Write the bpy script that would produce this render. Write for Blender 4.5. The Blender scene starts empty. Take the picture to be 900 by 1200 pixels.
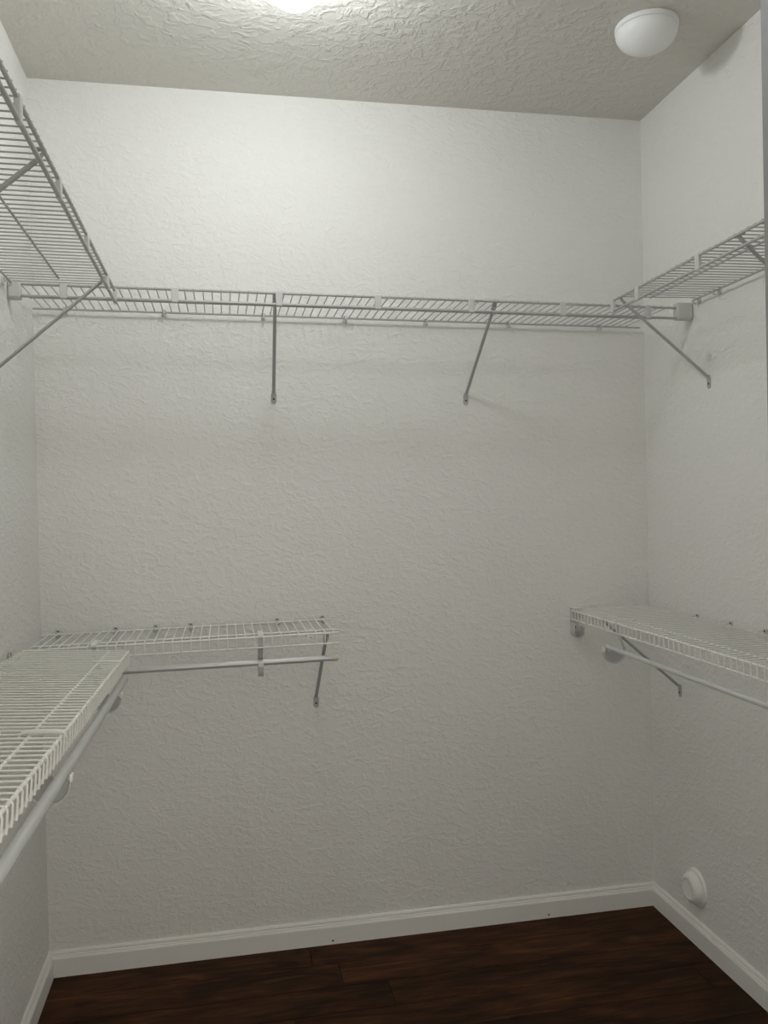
import bpy, math, random
from mathutils import Vector, Matrix
random.seed(4)
C = bpy.context.scene.collection
PI = math.pi
W, H, DEPTH = 2.0126, 2.74, 1.90          # closet width, ceiling height, depth (back wall is y = 0)

# ------------------------------------------------------------------ camera
sc = bpy.context.scene
yaw, pitch, roll = 0.18889, -0.00962, -0.02167
fw = Vector((math.sin(yaw)*math.cos(pitch), math.cos(yaw)*math.cos(pitch), math.sin(pitch)))
r0 = Vector((math.cos(yaw), -math.sin(yaw), 0)); u0 = r0.cross(fw)
rr = r0*math.cos(roll) + u0*math.sin(roll); uu = -r0*math.sin(roll) + u0*math.cos(roll)
cam = bpy.data.objects.new('camera', bpy.data.cameras.new('camera')); C.objects.link(cam)
cm = Matrix((rr, uu, -fw)).transposed().to_4x4(); cm.translation = Vector((0.55747, -2.70165, 1.42453))
cam.matrix_world = cm
cam.data.sensor_fit = 'VERTICAL'; cam.data.sensor_height = 36; cam.data.lens = 979.7/1200*36
cam.data.clip_start = 0.02
sc.camera = cam
# ------------------------------------------------------------------ world, light, exposure
wd = bpy.data.worlds.new('world'); sc.world = wd; wd.use_nodes = True
wd.node_tree.nodes['Background'].inputs[0].default_value = (1.0, 0.96, 0.88, 1)
wd.node_tree.nodes['Background'].inputs[1].default_value = 1.3
LAMP = 63.0                                 # emission of the glass dome of the ceiling light
sc.view_settings.view_transform = 'Standard'; sc.view_settings.look = 'None'
sc.view_settings.exposure = 0.0; sc.view_settings.gamma = 1.0; sc.view_settings.use_curve_mapping = False

# ------------------------------------------------------------------ materials
def new_mat(name, col, rough=0.5, metal=0.0, spec=0.5):
    m = bpy.data.materials.new(name); m.use_nodes = True
    b = m.node_tree.nodes['Principled BSDF']
    b.inputs['Base Color'].default_value = (*col, 1); b.inputs['Roughness'].default_value = rough
    b.inputs['Metallic'].default_value = metal; b.inputs['Specular IOR Level'].default_value = spec
    return m, m.node_tree, b
def nd(nt, kind, **kw):
    n = nt.nodes.new(kind)
    for k, v in kw.items():
        if k in n.inputs: n.inputs[k].default_value = v
        else: setattr(n, k, v)
    return n
def coated(name, col, rough=0.45, var=0.08, spec=0.5):
    m, nt, b = new_mat(name, col, rough, 0, spec)
    tc = nd(nt, 'ShaderNodeTexCoord'); nz = nd(nt, 'ShaderNodeTexNoise', Scale=14.0, Detail=4.0)
    nt.links.new(tc.outputs['Object'], nz.inputs['Vector'])
    mr = nd(nt, 'ShaderNodeMixRGB'); mr.inputs[1].default_value = (*[c*(1-var) for c in col], 1)
    mr.inputs[2].default_value = (*[min(1, c*(1+var)) for c in col], 1)
    nt.links.new(nz.outputs['Fac'], mr.inputs[0]); nt.links.new(mr.outputs[0], b.inputs['Base Color'])
    return m
def plaster(name, col, scale, strength, dist, stretch=(0.62, 0.62, 1.15)):
    """hand-trowelled knockdown plaster: soft curling ridges over a smooth coat"""
    m, nt, b = new_mat(name, col, 0.62, 0, 0.25)
    L = nt.links.new
    tc = nd(nt, 'ShaderNodeTexCoord')
    warp = nd(nt, 'ShaderNodeTexNoise', Scale=scale*0.45, Detail=2.0)
    L(tc.outputs['Object'], warp.inputs['Vector'])
    st = nd(nt, 'ShaderNodeMapping'); st.inputs['Scale'].default_value = stretch
    L(tc.outputs['Object'], st.inputs['Vector'])
    add = nd(nt, 'ShaderNodeVectorMath', operation='MULTIPLY_ADD')
    add.inputs[1].default_value = (0.05, 0.05, 0.05)
    L(warp.outputs['Color'], add.inputs[0]); L(st.outputs[0], add.inputs[2])
    n1 = nd(nt, 'ShaderNodeTexNoise', Scale=scale, Detail=3.0, Roughness=0.55, Distortion=0.5)
    L(add.outputs[0], n1.inputs['Vector'])
    r1 = nd(nt, 'ShaderNodeMapRange', interpolation_type='SMOOTHSTEP')
    r1.inputs['From Min'].default_value = 0.40; r1.inputs['From Max'].default_value = 0.70
    L(n1.outputs['Fac'], r1.inputs['Value'])
    n2 = nd(nt, 'ShaderNodeTexNoise', Scale=scale*3.1, Detail=3.0, Roughness=0.6, Distortion=0.6)
    L(add.outputs[0], n2.inputs['Vector'])
    n3 = nd(nt, 'ShaderNodeTexNoise', Scale=scale*0.12, Detail=2.0)
    L(tc.outputs['Object'], n3.inputs['Vector'])
    m1 = nd(nt, 'ShaderNodeMath', operation='MULTIPLY_ADD'); m1.inputs[1].default_value = 0.45
    L(n2.outputs['Fac'], m1.inputs[0]); L(r1.outputs[0], m1.inputs[2])
    m2 = nd(nt, 'ShaderNodeMath', operation='MULTIPLY_ADD'); m2.inputs[1].default_value = 0.8
    L(n3.outputs['Fac'], m2.inputs[0]); L(m1.outputs[0], m2.inputs[2])
    bp = nd(nt, 'ShaderNodeBump', Strength=strength, Distance=dist)
    L(m2.outputs[0], bp.inputs['Height']); L(bp.outputs[0], b.inputs['Normal'])
    # faint uneven paint
    nc = nd(nt, 'ShaderNodeTexNoise', Scale=2.2, Detail=3.0)
    L(tc.outputs['Object'], nc.inputs['Vector'])
    mx = nd(nt, 'ShaderNodeMixRGB')
    mx.inputs[1].default_value = (col[0]*0.975, col[1]*0.965, col[2]*0.965, 1)
    mx.inputs[2].default_value = (*[c*1.015 for c in col], 1)
    L(nc.outputs['Fac'], mx.inputs[0]); L(mx.outputs[0], b.inputs['Base Color'])
    return m
def wood():
    m, nt, b = new_mat('dark laminate wood', (0.03, 0.012, 0.006), 0.5, 0, 0.09)
    L = nt.links.new
    tc = nd(nt, 'ShaderNodeTexCoord'); oi = nd(nt, 'ShaderNodeObjectInfo')
    mp = nd(nt, 'ShaderNodeMapping'); mp.inputs['Scale'].default_value = (1.0, 9.0, 9.0)
    of = nd(nt, 'ShaderNodeVectorMath', operation='MULTIPLY_ADD'); of.inputs[1].default_value = (17, 5, 3)
    L(oi.outputs['Random'], of.inputs[0]); L(tc.outputs['Object'], of.inputs[2])
    L(of.outputs[0], mp.inputs['Vector'])
    g = nd(nt, 'ShaderNodeTexNoise', Scale=4.0, Detail=7.0, Roughness=0.62, Distortion=1.2)
    L(mp.outputs[0], g.inputs['Vector'])
    cr = nd(nt, 'ShaderNodeValToRGB'); e = cr.color_ramp.elements
    e[0].position = 0.30; e[0].color = (0.020, 0.0068, 0.0022, 1)
    e[1].position = 0.78; e[1].color = (0.105, 0.040, 0.012, 1)
    k = e.new(0.54); k.color = (0.050, 0.0185, 0.0060, 1)
    L(g.outputs['Fac'], cr.inputs[0])
    # dark knots and blotches
    bl = nd(nt, 'ShaderNodeTexNoise', Scale=4.5, Detail=3.0, Distortion=0.8)
    mp2 = nd(nt, 'ShaderNodeMapping'); mp2.inputs['Scale'].default_value = (1.0, 3.0, 3.0)
    L(of.outputs[0], mp2.inputs['Vector']); L(mp2.outputs[0], bl.inputs['Vector'])
    br = nd(nt, 'ShaderNodeMapRange'); br.inputs['From Min'].default_value = 0.35; br.inputs['From Max'].default_value = 0.65
    br.inputs['To Min'].default_value = 0.5; br.inputs['To Max'].default_value = 1.25
    L(bl.outputs['Fac'], br.inputs['Value'])
    vr = nd(nt, 'ShaderNodeMapRange'); vr.inputs['To Min'].default_value = 0.75; vr.inputs['To Max'].default_value = 1.3
    L(oi.outputs['Random'], vr.inputs['Value'])
    mu = nd(nt, 'ShaderNodeMath', operation='MULTIPLY'); L(br.outputs[0], mu.inputs[0]); L(vr.outputs[0], mu.inputs[1])
    sc_ = nd(nt, 'ShaderNodeVectorMath', operation='SCALE')
    L(cr.outputs[0], sc_.inputs[0]); L(mu.outputs[0], sc_.inputs['Scale']); L(sc_.outputs[0], b.inputs['Base Color'])
    bp = nd(nt, 'ShaderNodeBump', Strength=0.15, Distance=0.002)
    L(g.outputs['Fac'], bp.inputs['Height']); L(bp.outputs[0], b.inputs['Normal'])
    return m
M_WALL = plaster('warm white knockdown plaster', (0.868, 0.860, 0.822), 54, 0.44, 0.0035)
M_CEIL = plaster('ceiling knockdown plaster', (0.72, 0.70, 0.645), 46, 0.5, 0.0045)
M_TRIM = coated('semi gloss trim paint', (0.90, 0.885, 0.84), 0.35, 0.02)
M_WOOD = wood()
M_GAP = new_mat('dark joint', (0.012, 0.008, 0.006), 0.9)[0]
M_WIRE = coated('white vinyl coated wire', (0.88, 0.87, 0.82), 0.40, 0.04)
M_WIRE_SHADE = coated('white vinyl coated wire with shade in colour', (0.46, 0.455, 0.44), 0.42, 0.05)  # upper shelves: white wire darkened, shade seen from below put into the colour
M_ROD = coated('white enamelled steel tube', (0.66, 0.665, 0.65), 0.30, 0.05, 0.6)
M_ROD.node_tree.nodes['Principled BSDF'].inputs['Metallic'].default_value = 0.35
M_STRUT = coated('grey white painted steel', (0.44, 0.44, 0.43), 0.45, 0.06)
M_PLAST = coated('pale grey plastic', (0.62, 0.62, 0.60), 0.5, 0.04)
M_CREAM = coated('cream plastic', (0.72, 0.66, 0.52), 0.5, 0.04)
M_DARK = new_mat('dark screw steel', (0.05, 0.045, 0.04), 0.5, 0.4)[0]
M_CAP = coated('satin white plastic', (0.90, 0.885, 0.84), 0.35, 0.02)
M_BRIGHT = coated('bright white plastic', (0.93, 0.93, 0.92), 0.4, 0.01)
M_JAMB = coated('grey door frame paint', (0.21, 0.215, 0.215), 0.5, 0.04)
M_LAMP, nt_, b_ = new_mat('lit opal glass', (0.9, 0.9, 0.88), 0.4)
b_.inputs['Emission Color'].default_value = (0.925, 0.975, 1.0, 1); b_.inputs['Emission Strength'].default_value = LAMP

# ------------------------------------------------------------------ mesh helpers
class MB:
    def __init__(s): s.v = []; s.f = []; s.sm = []
    def add(s, vs, fs, smooth=False):
        o = len(s.v); s.v += [tuple(v) for v in vs]; s.f += [tuple(i+o for i in f) for f in fs]; s.sm += [smooth]*len(fs)
    def box(s, a, b, ch=0.0):
        (x0, y0, z0), (x1, y1, z1) = a, b
        if ch <= 0:
            s.add([(x0,y0,z0),(x1,y0,z0),(x1,y1,z0),(x0,y1,z0),(x0,y0,z1),(x1,y0,z1),(x1,y1,z1),(x0,y1,z1)],
                  [(0,3,2,1),(4,5,6,7),(0,1,5,4),(1,2,6,5),(2,3,7,6),(3,0,4,7)]); return
        # chamfered around z axis profile and on both z ends
        def ring(i, z):
            return [(x0+i,y0+ch,z),(x0+ch,y0+i,z),(x1-ch,y0+i,z),(x1-i,y0+ch,z),(x1-i,y1-ch,z),(x1-ch,y1-i,z),(x0+ch,y1-i,z),(x0+i,y1-ch,z)]
        vs = ring(ch*.9, z0)+ring(0, z0+ch)+ring(0, z1-ch)+ring(ch*.9, z1)
        fs = [tuple(range(7,-1,-1)), tuple(range(24,32))]
        for k in range(3):
            for i in range(8):
                j = (i+1) % 8; fs.append((k*8+i, k*8+j, k*8+8+j, k*8+8+i))
        s.add(vs, fs)
    def sweep(s, pts, prof, up=Vector((0,0,1)), closed_prof=True, smooth=True):
        """prof: list of (a, b) offsets, a along side, b along up-ish; swept along pts"""
        pts = [Vector(p) for p in pts]; n = len(prof); vs = []
        for i, p in enumerate(pts):
            if i == 0: t = pts[1]-p
            elif i == len(pts)-1: t = p-pts[i-1]
            else: t = (pts[i+1]-p).normalized()+(p-pts[i-1]).normalized()
            t.normalize(); u = Vector(up)
            if abs(t.dot(u)) > 0.98: u = Vector((0,1,0)) if abs(t.y) < .9 else Vector((1,0,0))
            sd = t.cross(u).normalized(); v = sd.cross(t).normalized()
            vs += [p+sd*a+v*b for a, b in prof]
        fs = []
        for i in range(len(pts)-1):
            for j in range(n):
                k = (j+1) % n; fs.append((i*n+j, i*n+k, (i+1)*n+k, (i+1)*n+j))
        s.add(vs, fs, smooth)
        o = (len(pts)-1)*n
        s.add(vs[:n], [tuple(range(n-1,-1,-1))]); s.add(vs[o:], [tuple(range(n))])
    def tube(s, pts, r, n=8, up=Vector((0,0,1))):
        s.sweep(pts, [(math.cos(2*PI*i/n)*r, math.sin(2*PI*i/n)*r) for i in range(n)], up)
    def lathe(s, prof, n=32, axis='z', centre=(0,0,0), sign=1):
        """prof: (radius, height) list; the height runs along axis*sign"""
        vs = []; c = Vector(centre)
        for r, h in prof:
            for i in range(n):
                a = 2*PI*i/n; x, y = math.cos(a)*max(r,1e-5), math.sin(a)*max(r,1e-5)
                vs.append(c + (Vector((x,y,h*sign)) if axis == 'z' else Vector((h*sign,x,y)) if axis == 'x' else Vector((x,h*sign,y))))
        fs = []
        for k in range(len(prof)-1):
            for i in range(n):
                j = (i+1) % n; fs.append((k*n+i, k*n+j, (k+1)*n+j, (k+1)*n+i))
        s.add(vs, fs, True); s.add(vs[:n], [tuple(range(n-1,-1,-1))]); s.add(vs[-n:], [tuple(range(n))])
    def mesh(s, name, mat):
        me = bpy.data.meshes.new(name); me.from_pydata(s.v, [], s.f); me.materials.append(mat)
        me.polygons.foreach_set('use_smooth', s.sm)
        import bmesh
        b = bmesh.new(); b.from_mesh(me); bmesh.ops.remove_doubles(b, verts=b.verts, dist=1e-6)
        bmesh.ops.recalc_face_normals(b, faces=b.faces)
        b.to_mesh(me); b.free()
        me.set_sharp_from_angle(angle=math.radians(40))
        return me
    def build(s, name, mat, parent=None, loc=None):
        return put(name, s.mesh(name, mat), parent, loc)
def put(name, me, parent=None, loc=None):
    o = bpy.data.objects.new(name, me); C.objects.link(o)
    if parent: o.parent = parent
    if loc is not None: o.location = loc
    return o
def tag(o, label, cat, group=None):
    o['label'] = label; o['category'] = cat
    if group: o['group'] = group
    return o
def thing(name, label, cat, M=None, group=None):
    o = bpy.data.objects.new(name, None); C.objects.link(o); o.empty_display_size = 0.05
    if M is not None: o.matrix_world = M
    return tag(o, label, cat, group)
def struct(o): o['kind'] = 'structure'; return o
def frame(org, along, out):
    """local x along the wall, y out of the wall, z up"""
    y = Vector(out).normalized(); x = Vector(along); x = (x - y*x.dot(y)).normalized(); z = x.cross(y)
    M = Matrix((x, y, z)).transposed().to_4x4(); M.translation = Vector(org); return M

# ------------------------------------------------------------------ the room
T = 0.12
def slab(name, mat, a, b): 
    m = MB(); m.box(a, b); return struct(m.build(name, mat))
slab('wall_back', M_WALL, (-T, 0, 0), (W+T, T, H))
slab('wall_left', M_WALL, (-T, -DEPTH-T, 0), (0, 0, H))
slab('wall_right', M_WALL, (W, -DEPTH-T, 0), (W+T, 0, H))
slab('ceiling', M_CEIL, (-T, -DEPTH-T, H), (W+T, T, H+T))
OX0, OX1, OH = 0.30, 1.132, 2.06            # doorway the photograph is taken through
m = MB()
m.box((0, -DEPTH-T, 0), (OX0-.02, -DEPTH, H)); m.box((OX1+.02, -DEPTH-T, 0), (W, -DEPTH, H))
m.box((OX0-.02, -DEPTH-T, OH+.02), (OX1+.02, -DEPTH, H))
struct(m.build('wall_front', M_WALL))
# door lining: two jambs and a head
m = MB()
m.box((OX1, -DEPTH-T-.004, 0.0), (OX1+.02, -DEPTH+.004, OH+.02), .002)
m.box((OX0-.02, -DEPTH-T-.004, 0.0), (OX0, -DEPTH+.004, OH+.02), .002)
m.box((OX0, -DEPTH-T-.004, OH), (OX1, -DEPTH+.004, OH+.02))
struct(m.build('trim_1', M_JAMB))
# floor: slab and planks laid parallel to the back wall
m = MB(); m.box((-T, -3.3, -0.06), (W+T, T, -0.0065)); fl = struct(m.build('floor', M_GAP))
PW, PL = 0.127, 1.21
cache = {}
row = 0; y = -0.001
while y > -3.25:
    x = -random.uniform(0.1, 1.1) if row else 0.794-PL
    x1max = W-.001
    while x < x1max:
        a = max(x, 0.001); b = min(x+PL, x1max)
        if b-a > 0.02:
            key = (round(b-a, 3))
            if key not in cache:
                q = MB(); q.box((0.0006, -PW+.0006, -.006), (b-a-.0006, -.0006, 0), .0007); cache[key] = q.mesh('plank', M_WOOD)
            put('plank', cache[key], fl, (a, y, 0.0))
        x += PL
    y -= PW; row += 1
# baseboards: extruded profile with a double bead on top
BH, BT = 0.0769, 0.0145
prof = [(0,0),(BT,0),(BT,.0555),(BT-.0012,.0568),(BT-.0012,.0588),(BT-.0035,.0602),(BT-.0040,.0640),(BT-.0070,.0652),(BT-.0070,.0672),
        (BT-.0064,.0700),(BT-.0078,.0738),(BT-.0100,BH),(0,BH)]
def baseboard(name, P0, P1, out, mit0, mit1):
    P0, P1, out = Vector(P0), Vector(P1), Vector(out); d = (P1-P0).normalized(); v = []
    n = len(prof)
    for P, s, on in ((P0, 1, mit0), (P1, -1, mit1)):
        for o, z in prof: v.append(P + out*o + Vector((0,0,z)) + d*(s*(o+.0002) if on else 0))
    f = [(i, (i+1) % n, n+(i+1) % n, n+i) for i in range(n)] + [tuple(range(n-1,-1,-1)), tuple(range(n, 2*n))]
    q = MB(); q.add(v, f); return struct(q.build(name, M_TRIM))
bb = baseboard('baseboard_back', (0,0,0), (W,0,0), (0,-1,0), True, True)
bl_ = baseboard('baseboard_left', (0,0,0), (0,-DEPTH,0), (1,0,0), True, False)
br_ = baseboard('baseboard_right', (W,0,0), (W,-DEPTH,0), (-1,0,0), True, False)
for nx in (0.872, 1.613):                   # two old nail heads near the foot of the back baseboard
    q = MB(); q.lathe([(.0032,0),(.0032,.0006),(.002,.0011),(.0001,.0012)], 10, 'y', (0,0,0), -1)
    q.build('nail_head', M_DARK, bb, (nx, -BT, .012))

# ------------------------------------------------------------------ wire shelves
R, RW = 0.0031, 0.0017                      # rail and cross wire radii
def wall_clip_mesh():
    q = MB()
    q.box((-.007,.0005,-.010), (.007,.005,.012), .001)          # pad against the wall
    q.tube([(0,.004,.000),(0,.012,.0045),(0,.021,.0035),(0,.0255,-.003),(0,.022,-.0095),(0,.014,-.0105)], .0028, 6, Vector((1,0,0)))
    return q.mesh('wall_clip', M_PLAST)
CLIP = wall_clip_mesh()
q = MB(); q.lathe([(.0032,0),(.0032,.0008),(.0015,.0016),(.0001,.0017)], 10, 'y', (0,0,0), 1)
SCREW = q.mesh('screw', M_DARK)
def wire_shelf(label, M, x0, x1, D, lip, xrail=None, mids=(), clips=(), plates=(), back0=None, group='white wire shelves along the closet walls', clipz=0.0):
    t = thing('wire_shelf', label, 'shelf', M, group); mat = M_WIRE if lip == 'wires' else M_WIRE_SHADE
    ra, rb = xrail or (x0-.006, x1+.006)
    def rail(name, o, z, r, a, b):
        q = MB(); q.tube([(a,o,z),(b,o,z)], r, 10); q.build(name, mat, t)
    zr = -R-RW*.6
    ba, bb2 = back0 or (ra, rb)
    rail('back_rail', .020, zr, R, ba, bb2)
    for o, a, b in mids: rail('middle_rail', o, -.0034 if lip == 'wires' else zr, R*(1.1 if lip == 'wires' else .9), a, b)
    rail('front_rail', D, zr, R*(1.05 if lip == 'wires' else 1.2), ra, rb)
    if lip == 'wires':
        rail('lip_rail', D+.0005, -.034, R*.85, ra, rb)
        pts = [(0,.014,0),(0,D-.002,0),(0,D+.0030,-.0015),(0,D+R+.0016,-.006),(0,D+R+.0010,-.0355)]
    else:
        rail('hanging_rail', D+.001, -.036, .0042, ra, rb)
        pts = [(0,.014,0),(0,D,0),(0,D+.0035,-.003)]
    q = MB(); q.tube(pts, RW, 6, Vector((1,0,0))); me = q.mesh('cross_wire', mat)
    n = int(round((x1-x0)/.0254))
    for i in range(n+1): put('cross_wire', me, t, (x0+(x1-x0)*i/n, 0, 0))
    for cx in clips:
        c = put('wall_clip', CLIP, t, (cx, -.0, zr)); put('screw', SCREW, c, (0,.0045,.0065))
    if plates:
        q = MB(); q.box((-.0095, -.0046, -.040), (.0095, .0046, .0005), .0015); pm = q.mesh('lip_plate', M_PLAST)
        for px in plates: put('lip_plate', pm, t, (px, D+.0008, 0))
    return t
# frames: back wall local x = -world x ; left wall local x = -world y ; right wall local x = +world y
# upper back
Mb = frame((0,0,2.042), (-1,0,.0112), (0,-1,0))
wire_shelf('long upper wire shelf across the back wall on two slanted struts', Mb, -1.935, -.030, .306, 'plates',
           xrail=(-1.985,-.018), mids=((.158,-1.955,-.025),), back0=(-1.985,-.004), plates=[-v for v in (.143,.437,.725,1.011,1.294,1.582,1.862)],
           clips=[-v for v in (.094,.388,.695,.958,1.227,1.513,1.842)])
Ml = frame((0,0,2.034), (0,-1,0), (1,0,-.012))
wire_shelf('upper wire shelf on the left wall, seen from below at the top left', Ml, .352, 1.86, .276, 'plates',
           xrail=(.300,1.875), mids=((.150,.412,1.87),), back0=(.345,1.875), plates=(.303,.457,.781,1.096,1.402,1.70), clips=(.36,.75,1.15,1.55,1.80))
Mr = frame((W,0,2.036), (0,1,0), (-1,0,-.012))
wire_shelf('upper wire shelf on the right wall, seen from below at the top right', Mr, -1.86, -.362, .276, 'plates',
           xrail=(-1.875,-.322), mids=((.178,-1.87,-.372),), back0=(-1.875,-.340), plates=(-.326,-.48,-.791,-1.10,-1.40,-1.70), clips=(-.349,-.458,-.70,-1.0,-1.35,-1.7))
# lower back
Mlb = frame((0,0,1.052), (-1,0,-.0085), (0,-1,0))
wire_shelf('short lower wire shelf on the left half of the back wall', Mlb, -.860, -.030, .302, 'wires',
           xrail=(-.876,-.012), mids=((.248,-.876,-.03),), back0=(-.886,-.008), clips=[-v for v in (.049,.219,.339,.446,.717,.862)])
# lower left, its front edge a little low
Mll = frame((.0065,0,1.050), (-.0096,-1,.0144), (1,-.0104,-.056))
wire_shelf('lower wire shelf on the left wall, seen from above', Mll, .335, 1.84, .2875, 'wires',
           xrail=(.312,1.85), mids=((.238,.318,1.85),), back0=(.33,1.85), clips=(.4,.8,1.2,1.6))
# lower right
Mlr = frame((W,0,1.050), (0,1,0), (-1,0,0))
wire_shelf('lower wire shelf on the right wall, seen almost edge on', Mlr, -1.84, -.022, .293, 'wires',
           xrail=(-1.85,-.008), mids=((.238,-1.85,-.012),), back0=(-1.85,-.02), clips=(-.31,-.486,-.644,-1.0,-1.4))

# ------------------------------------------------------------------ slanted struts
def strut(label, foot, top, out, w=.0105, group='slanted struts that hold up the shelves'):
    """foot: point on the wall; top: point just under the front rail; out: wall normal"""
    foot, top, out = Vector(foot), Vector(top), Vector(out)
    t = thing('shelf_strut', label, 'strut', Matrix.Translation(foot), group)
    side = Vector((0,0,1)).cross(out)
    inn = foot*0
    a = inn + out*.006 + Vector((0,0,.018)); b = top-foot
    d = (b-a).normalized()
    # channel tube, flattened a little
    q = MB(); n = 10
    pr = [(math.cos(2*PI*i/n)*w*.5, math.sin(2*PI*i/n)*w*.42) for i in range(n)]
    q.sweep([a+d*.002, b-d*.004], pr, out)
    q.build('tube', M_STRUT, t)
    # foot plate with rounded end
    q = MB(); hw = .0088; vs = []
    out2 = [(-hw*.62,.022),(hw*.62,.022),(hw,.010),(hw,-.010),(hw*.75,-.017),(0,-.0195),(-hw*.75,-.017),(-hw,-.010),(-hw,.010)]
    for k in (0.0004, .0028): vs += [side*x+Vector((0,0,z))+out*k for x, z in out2]
    k = len(out2); q.add(vs, [tuple(range(k)), tuple(range(2*k-1,k-1,-1))]+[(i,(i+1)%k,k+(i+1)%k,k+i) for i in range(k)])
    fp = q.build('foot_plate', M_STRUT, t)
    s = put('screw', SCREW, fp); s.matrix_local = frame(out*.0028-Vector((0,0,.004)), Vector((0,0,1)).cross(out)*-1, out)
    # hook over the front rail
    q = MB(); pts = [b-d*.02, b-d*.003, b+Vector((0,0,.0085))+out*.0045, b+Vector((0,0,.0130)), b+Vector((0,0,.0118))-out*.009]
    q.sweep(pts, [(-.0011,-w*.66),(.0011,-w*.66),(.0011,w*.66),(-.0011,w*.66)], side, smooth=False)
    q.build('hook', M_STRUT, t)
    return t
zu = lambda x: 2.042-.0112*x
strut('left one of the two struts under the upper back shelf', (.722,0,1.772), (.714,-.300,zu(.71)-.012), (0,-1,0))
strut('right one of the two struts under the upper back shelf', (1.361,0,1.768), (1.368,-.300,zu(1.36)-.012), (0,-1,0))
strut('strut at the corner end of the upper right shelf, foot plate visible', (W,-.393,1.772), (1.744,-.368,2.020), (-1,0,0))
strut('strut of the upper right shelf cut off by the right door frame', (W,-.955,1.772), (1.744,-.955,2.020), (-1,0,0))
strut('strut at the corner end of the upper left shelf, crossing the end plate', (0,-.444,1.772), (.270,-.455,2.018), (1,0,0))
strut('strut of the upper left shelf nearest the camera', (0,-1.215,1.772), (.270,-1.215,2.018), (1,0,0))
strut('short strut at the free right end of the lower back shelf', (.836,0,.788), (.840,-.296,1.047), (0,-1,0))
strut('strut of the lower right shelf, slanting down behind the closet rod', (W,-.195,.790), (1.732,-.235,1.036), (-1,0,0))

# ------------------------------------------------------------------ hanging rods and their J hooks
def rod(label, a, b, r=.0118, cap0=True, cap1=True, mat=M_PLAST):
    a, b = Vector(a), Vector(b); d = (b-a).normalized()
    t = thing('closet_rod', label, 'rod', Matrix.Translation(a))
    q = MB(); q.tube([(0,0,0), b-a], r, 20); q.build('tube', M_ROD, t)
    for on, p, s in ((cap0, Vector((0,0,0)), -1), (cap1, b-a, 1)):
        if on:
            q = MB(); e = d*s
            q.tube([p-e*.006, p+e*.007], r+.0012, 20); q.tube([p+e*.007, p+e*.0105], r*.75, 20)
            q.build('end_cap', mat, t)
    return t
rod('closet rod with cream end cap under the lower back shelf', (.150,-.268,.9715), (.866,-.268,.9765), r=.0090, cap0=False, mat=M_CREAM)
rod('thick closet rod under the lower left shelf, nearest the camera', (.280,-.345,.9625), (.280,-1.84,.991), r=.0098)
rod('closet rod under the lower right shelf, white ball end', (1.700,-.328,.972), (1.694,-1.84,.972), r=.0072, cap0=False)
q = MB(); q.lathe([(.0001,-.0085),(.005,-.007),(.0082,-.003),(.0088,.001),(.0082,.005),(.0073,.008)], 18, 'y', (0,0,0), -1)
for o in bpy.data.objects:
    if o.get('label','').startswith('closet rod under the lower right'): q.build('end_cap', M_CREAM, o, (0,.006,0))
def j_hook(label, M, D, rz, ro, drop_r=.033, w=.015):
    """local y out of the wall, z up, origin on the deck plane at the wall; ro, rz: rod centre"""
    t = thing('rod_hook', label, 'hook', M, 'hooks that hang the closet rods from the lower shelves')
    pr = [(-.0012,-w/2),(.0012,-w/2),(.0012,w/2),(-.0012,w/2)]
    X = Vector((1,0,0))
    q = MB()
    q.sweep([(0,D-.066,-.008),(0,D-.0645,.0005),(0,D-.060,.0042),(0,D-.03,.0050),(0,D-.006,.0046),(0,D+.0055,.0040),(0,D+.0072,.0012),(0,D+.0066,-.004)], [(a*1.7,b*.95) for a, b in pr], X, smooth=False)
    q.build('deck_strap', M_WIRE, t)
    q = MB(); cy, cz = ro-.013, rz-.014
    pts = [(0,D-.004,-.008),(0,D-.006,-.030)]
    pts += [(0, cy-drop_r+ .012*0, cz+.012)]
    pts += [(0, cy-drop_r*math.cos(a), cz-drop_r*math.sin(a)) for a in [PI*k/12 for k in range(0,13)]]
    pts += [(0, cy+drop_r+.001, cz+.005)]
    q.sweep(pts, pr, X, smooth=False)
    q.build('j_strap', M_PLAST, t)
    q = MB(); q.box((-w/2, cy+drop_r-.0015, cz+.004), (w/2, cy+drop_r+.0035, cz+.017), .001); q.build('hook_tip', M_WIRE, t)
    # thin web that fills the half round under the rod
    q = MB(); half = []
    for k in range(13):
        a = PI*k/12; half.append((cy-(drop_r-.0005)*math.cos(a), cz-(drop_r-.0005)*math.sin(a)))
    saddle = [(ro+.0102*math.cos(a), rz-.0102*math.sin(a)) for a in [PI*k/8 for k in range(9)]]
    poly = half+saddle; k = len(poly); vs = [(-.0012,y_,z_) for y_, z_ in poly]+[(.0012,y_,z_) for y_, z_ in poly]
    fs = []
    nh, ns = len(half), len(saddle)
    # triangulate strip between the arc and the saddle
    sad = saddle[::-1]
    vs = []; 
    for (ya, za), j in zip(half, range(nh)):
        ys_, zs_ = sad[min(ns-1, round(j*(ns-1)/(nh-1)))]
        for x_ in (-.0012,.0012): vs += [(x_,ya,za),(x_,ys_,zs_)]
    for j in range(nh-1):
        a0, b0 = j*4, (j+1)*4
        fs += [(a0,a0+1,b0+1,b0),(a0+2,b0+2,b0+3,a0+3),(a0,b0,b0+2,a0+2),(a0+1,a0+3,b0+3,b0+1)]
    q.add(vs, fs); q.build('web', M_STRUT, t)
    return t
def at_wall(org, along, out): return frame(org, along, out)
j_hook('flat hook holding the lower back rod near its free end', frame((.651,0,1.058),(-1,0,0),(0,-1,0)), .302, -.084, .268, .026)
j_hook('hook of the lower back shelf hidden behind the lower left shelf', frame((.199,0,1.054),(-1,0,0),(0,-1,0)), .302, -.082, .268, .026)
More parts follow.
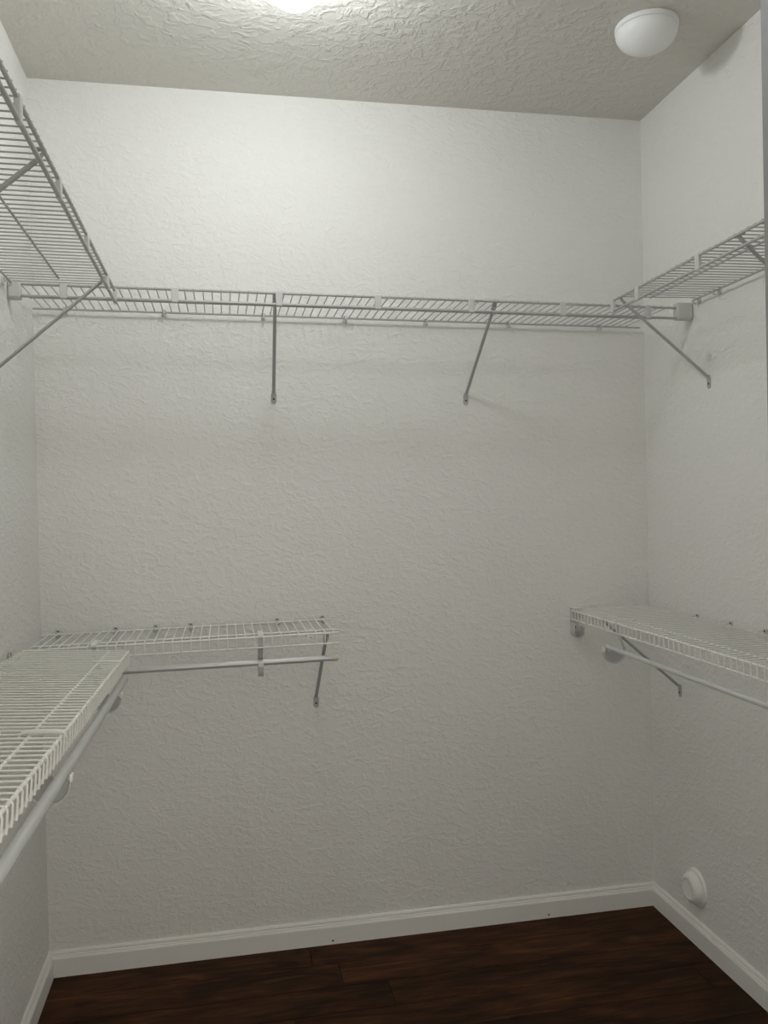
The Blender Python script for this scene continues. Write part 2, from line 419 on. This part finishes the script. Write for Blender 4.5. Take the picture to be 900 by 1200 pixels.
Mh = lambda y: frame((.0065-.0096*(-y), y, 1.050+.0144*(-y)), (-.0096,-1,.0144), (1,-.0104,-.056))
j_hook('hook at the far end of the lower left shelf', Mh(-.53), .2875, -.075, .2785)
j_hook('hook with a wide white strap, middle of the lower left shelf', Mh(-1.225), .2875, -.0695, .2850)
j_hook('round hook at the far end of the lower right shelf rod', frame((W,-.336,1.050),(0,1,0),(-1,0,0)), .291, -.078, .3125)

# ------------------------------------------------------------------ end brackets on the walls
def end_plate(label, x0, x1, z0, z1, y0=-.316, y1=-.288):
    t = thing('end_bracket', label, 'bracket', Matrix.Translation((x0, y0, z0)))
    q = MB(); q.box((0,.002,0), (x1-x0, y1-y0, z1-z0), .003); q.build('housing', M_PLAST, t)
    q = MB(); q.box((.005,0,.005), (x1-x0-.005, .002, z1-z0-.005), .0006); q.build('cover', M_PLAST, t)
    return t
end_plate('square grey end bracket on the left wall, under the upper left shelf', .0008, .034, 1.997, 2.046)
end_plate('square grey end bracket on the right wall, end of the upper back shelf', W-.056, W-.0008, 1.980, 2.032)
# bracket on the back wall that carries the end of the lower right shelf
t = thing('end_bracket', 'narrow bracket with a round cup on the back wall, lower right shelf', 'bracket', Matrix.Translation((1.736,0,1.050)))
q = MB(); q.box((-.020,-.030,.0035), (.020,-.0008,.0065), .0008); q.build('top_plate', M_WIRE, t)
q = MB(); q.box((-.019,-.004,-.085), (.013,-.0008,.0030), .001); q.build('wall_plate', M_PLAST, t)
q = MB(); pts = [(-.017,-.020,-.045)]+[(-.001-.017*math.cos(a),-.020,-.078-.017*math.sin(a)) for a in [PI*k/10 for k in range(11)]]+[(.016,-.020,-.060)]
q.sweep(pts, [(-.0012,-.016),(.0012,-.016),(.0012,.016),(-.0012,.016)], Vector((0,1,0)), smooth=False); q.build('cup', M_PLAST, t)
s = put('screw', SCREW, t); s.matrix_local = frame((-.002,-.004,-.062), (-1,0,0), (0,-1,0))

# ------------------------------------------------------------------ round cover on the right wall
t = thing('round_wall_cover', 'round stepped white plastic cover low on the right wall', 'wall cover', Matrix.Translation((W,-.272,.178)))
q = MB(); q.lathe([(.060,.0003),(.060,.0035),(.0575,.0075),(.053,.0095),(.0495,.0090)], 48, 'x', (0,0,0), -1); q.build('flange', M_CAP, t)
q = MB(); q.lathe([(.0485,.0085),(.0480,.0165),(.0445,.0245),(.037,.0305),(.031,.0318),(.0295,.0300),(.0280,.0295),(.001,.0293)], 48, 'x', (0,0,0), -1); q.build('dome', M_CAP, t)

# ------------------------------------------------------------------ ceiling light, and dome added for a lens reflection
LX, LY, LZ, LR = .742, -.784, .110, .070     # centre of the opal globe: LZ below the ceiling
t = thing('ceiling_light', 'lit white globe ceiling light at the top edge of the photo', 'light', Matrix.Translation((LX,LY,H)))
q = MB(); q.lathe([(.062,.0005),(.062,.010),(.055,.020),(.047,.026),(.044,.038)], 40, 'z', (0,0,0), -1); q.build('base', M_BRIGHT, t)
q = MB(); q.lathe([(LR*math.cos(a), LZ+LR*math.sin(a)) for a in [-.9+(PI/2+.9)*k/18 for k in range(19)]], 40, 'z', (0,0,0), -1); q.build('glass_globe', M_LAMP, t)
t = thing('lens_reflection_dome', 'round white dome added for a lens reflection, ceiling near the right wall', 'lens reflection', Matrix.Translation((1.742,-.548,H)))  # added dome standing in for a lens reflection, not a real fitting
q = MB(); q.lathe([(.083,.0005),(.086,.004),(.086,.014),(.084,.016)], 40, 'z', (0,0,0), -1); q.build('base', M_BRIGHT, t)
q = MB(); q.lathe([(.0825,.0165)]+[(.0845*math.cos(a), .018+.056*math.sin(a)) for a in [(PI/2)*k/12 for k in range(13)]], 40, 'z', (0,0,0), -1); q.build('cover', M_BRIGHT, t)
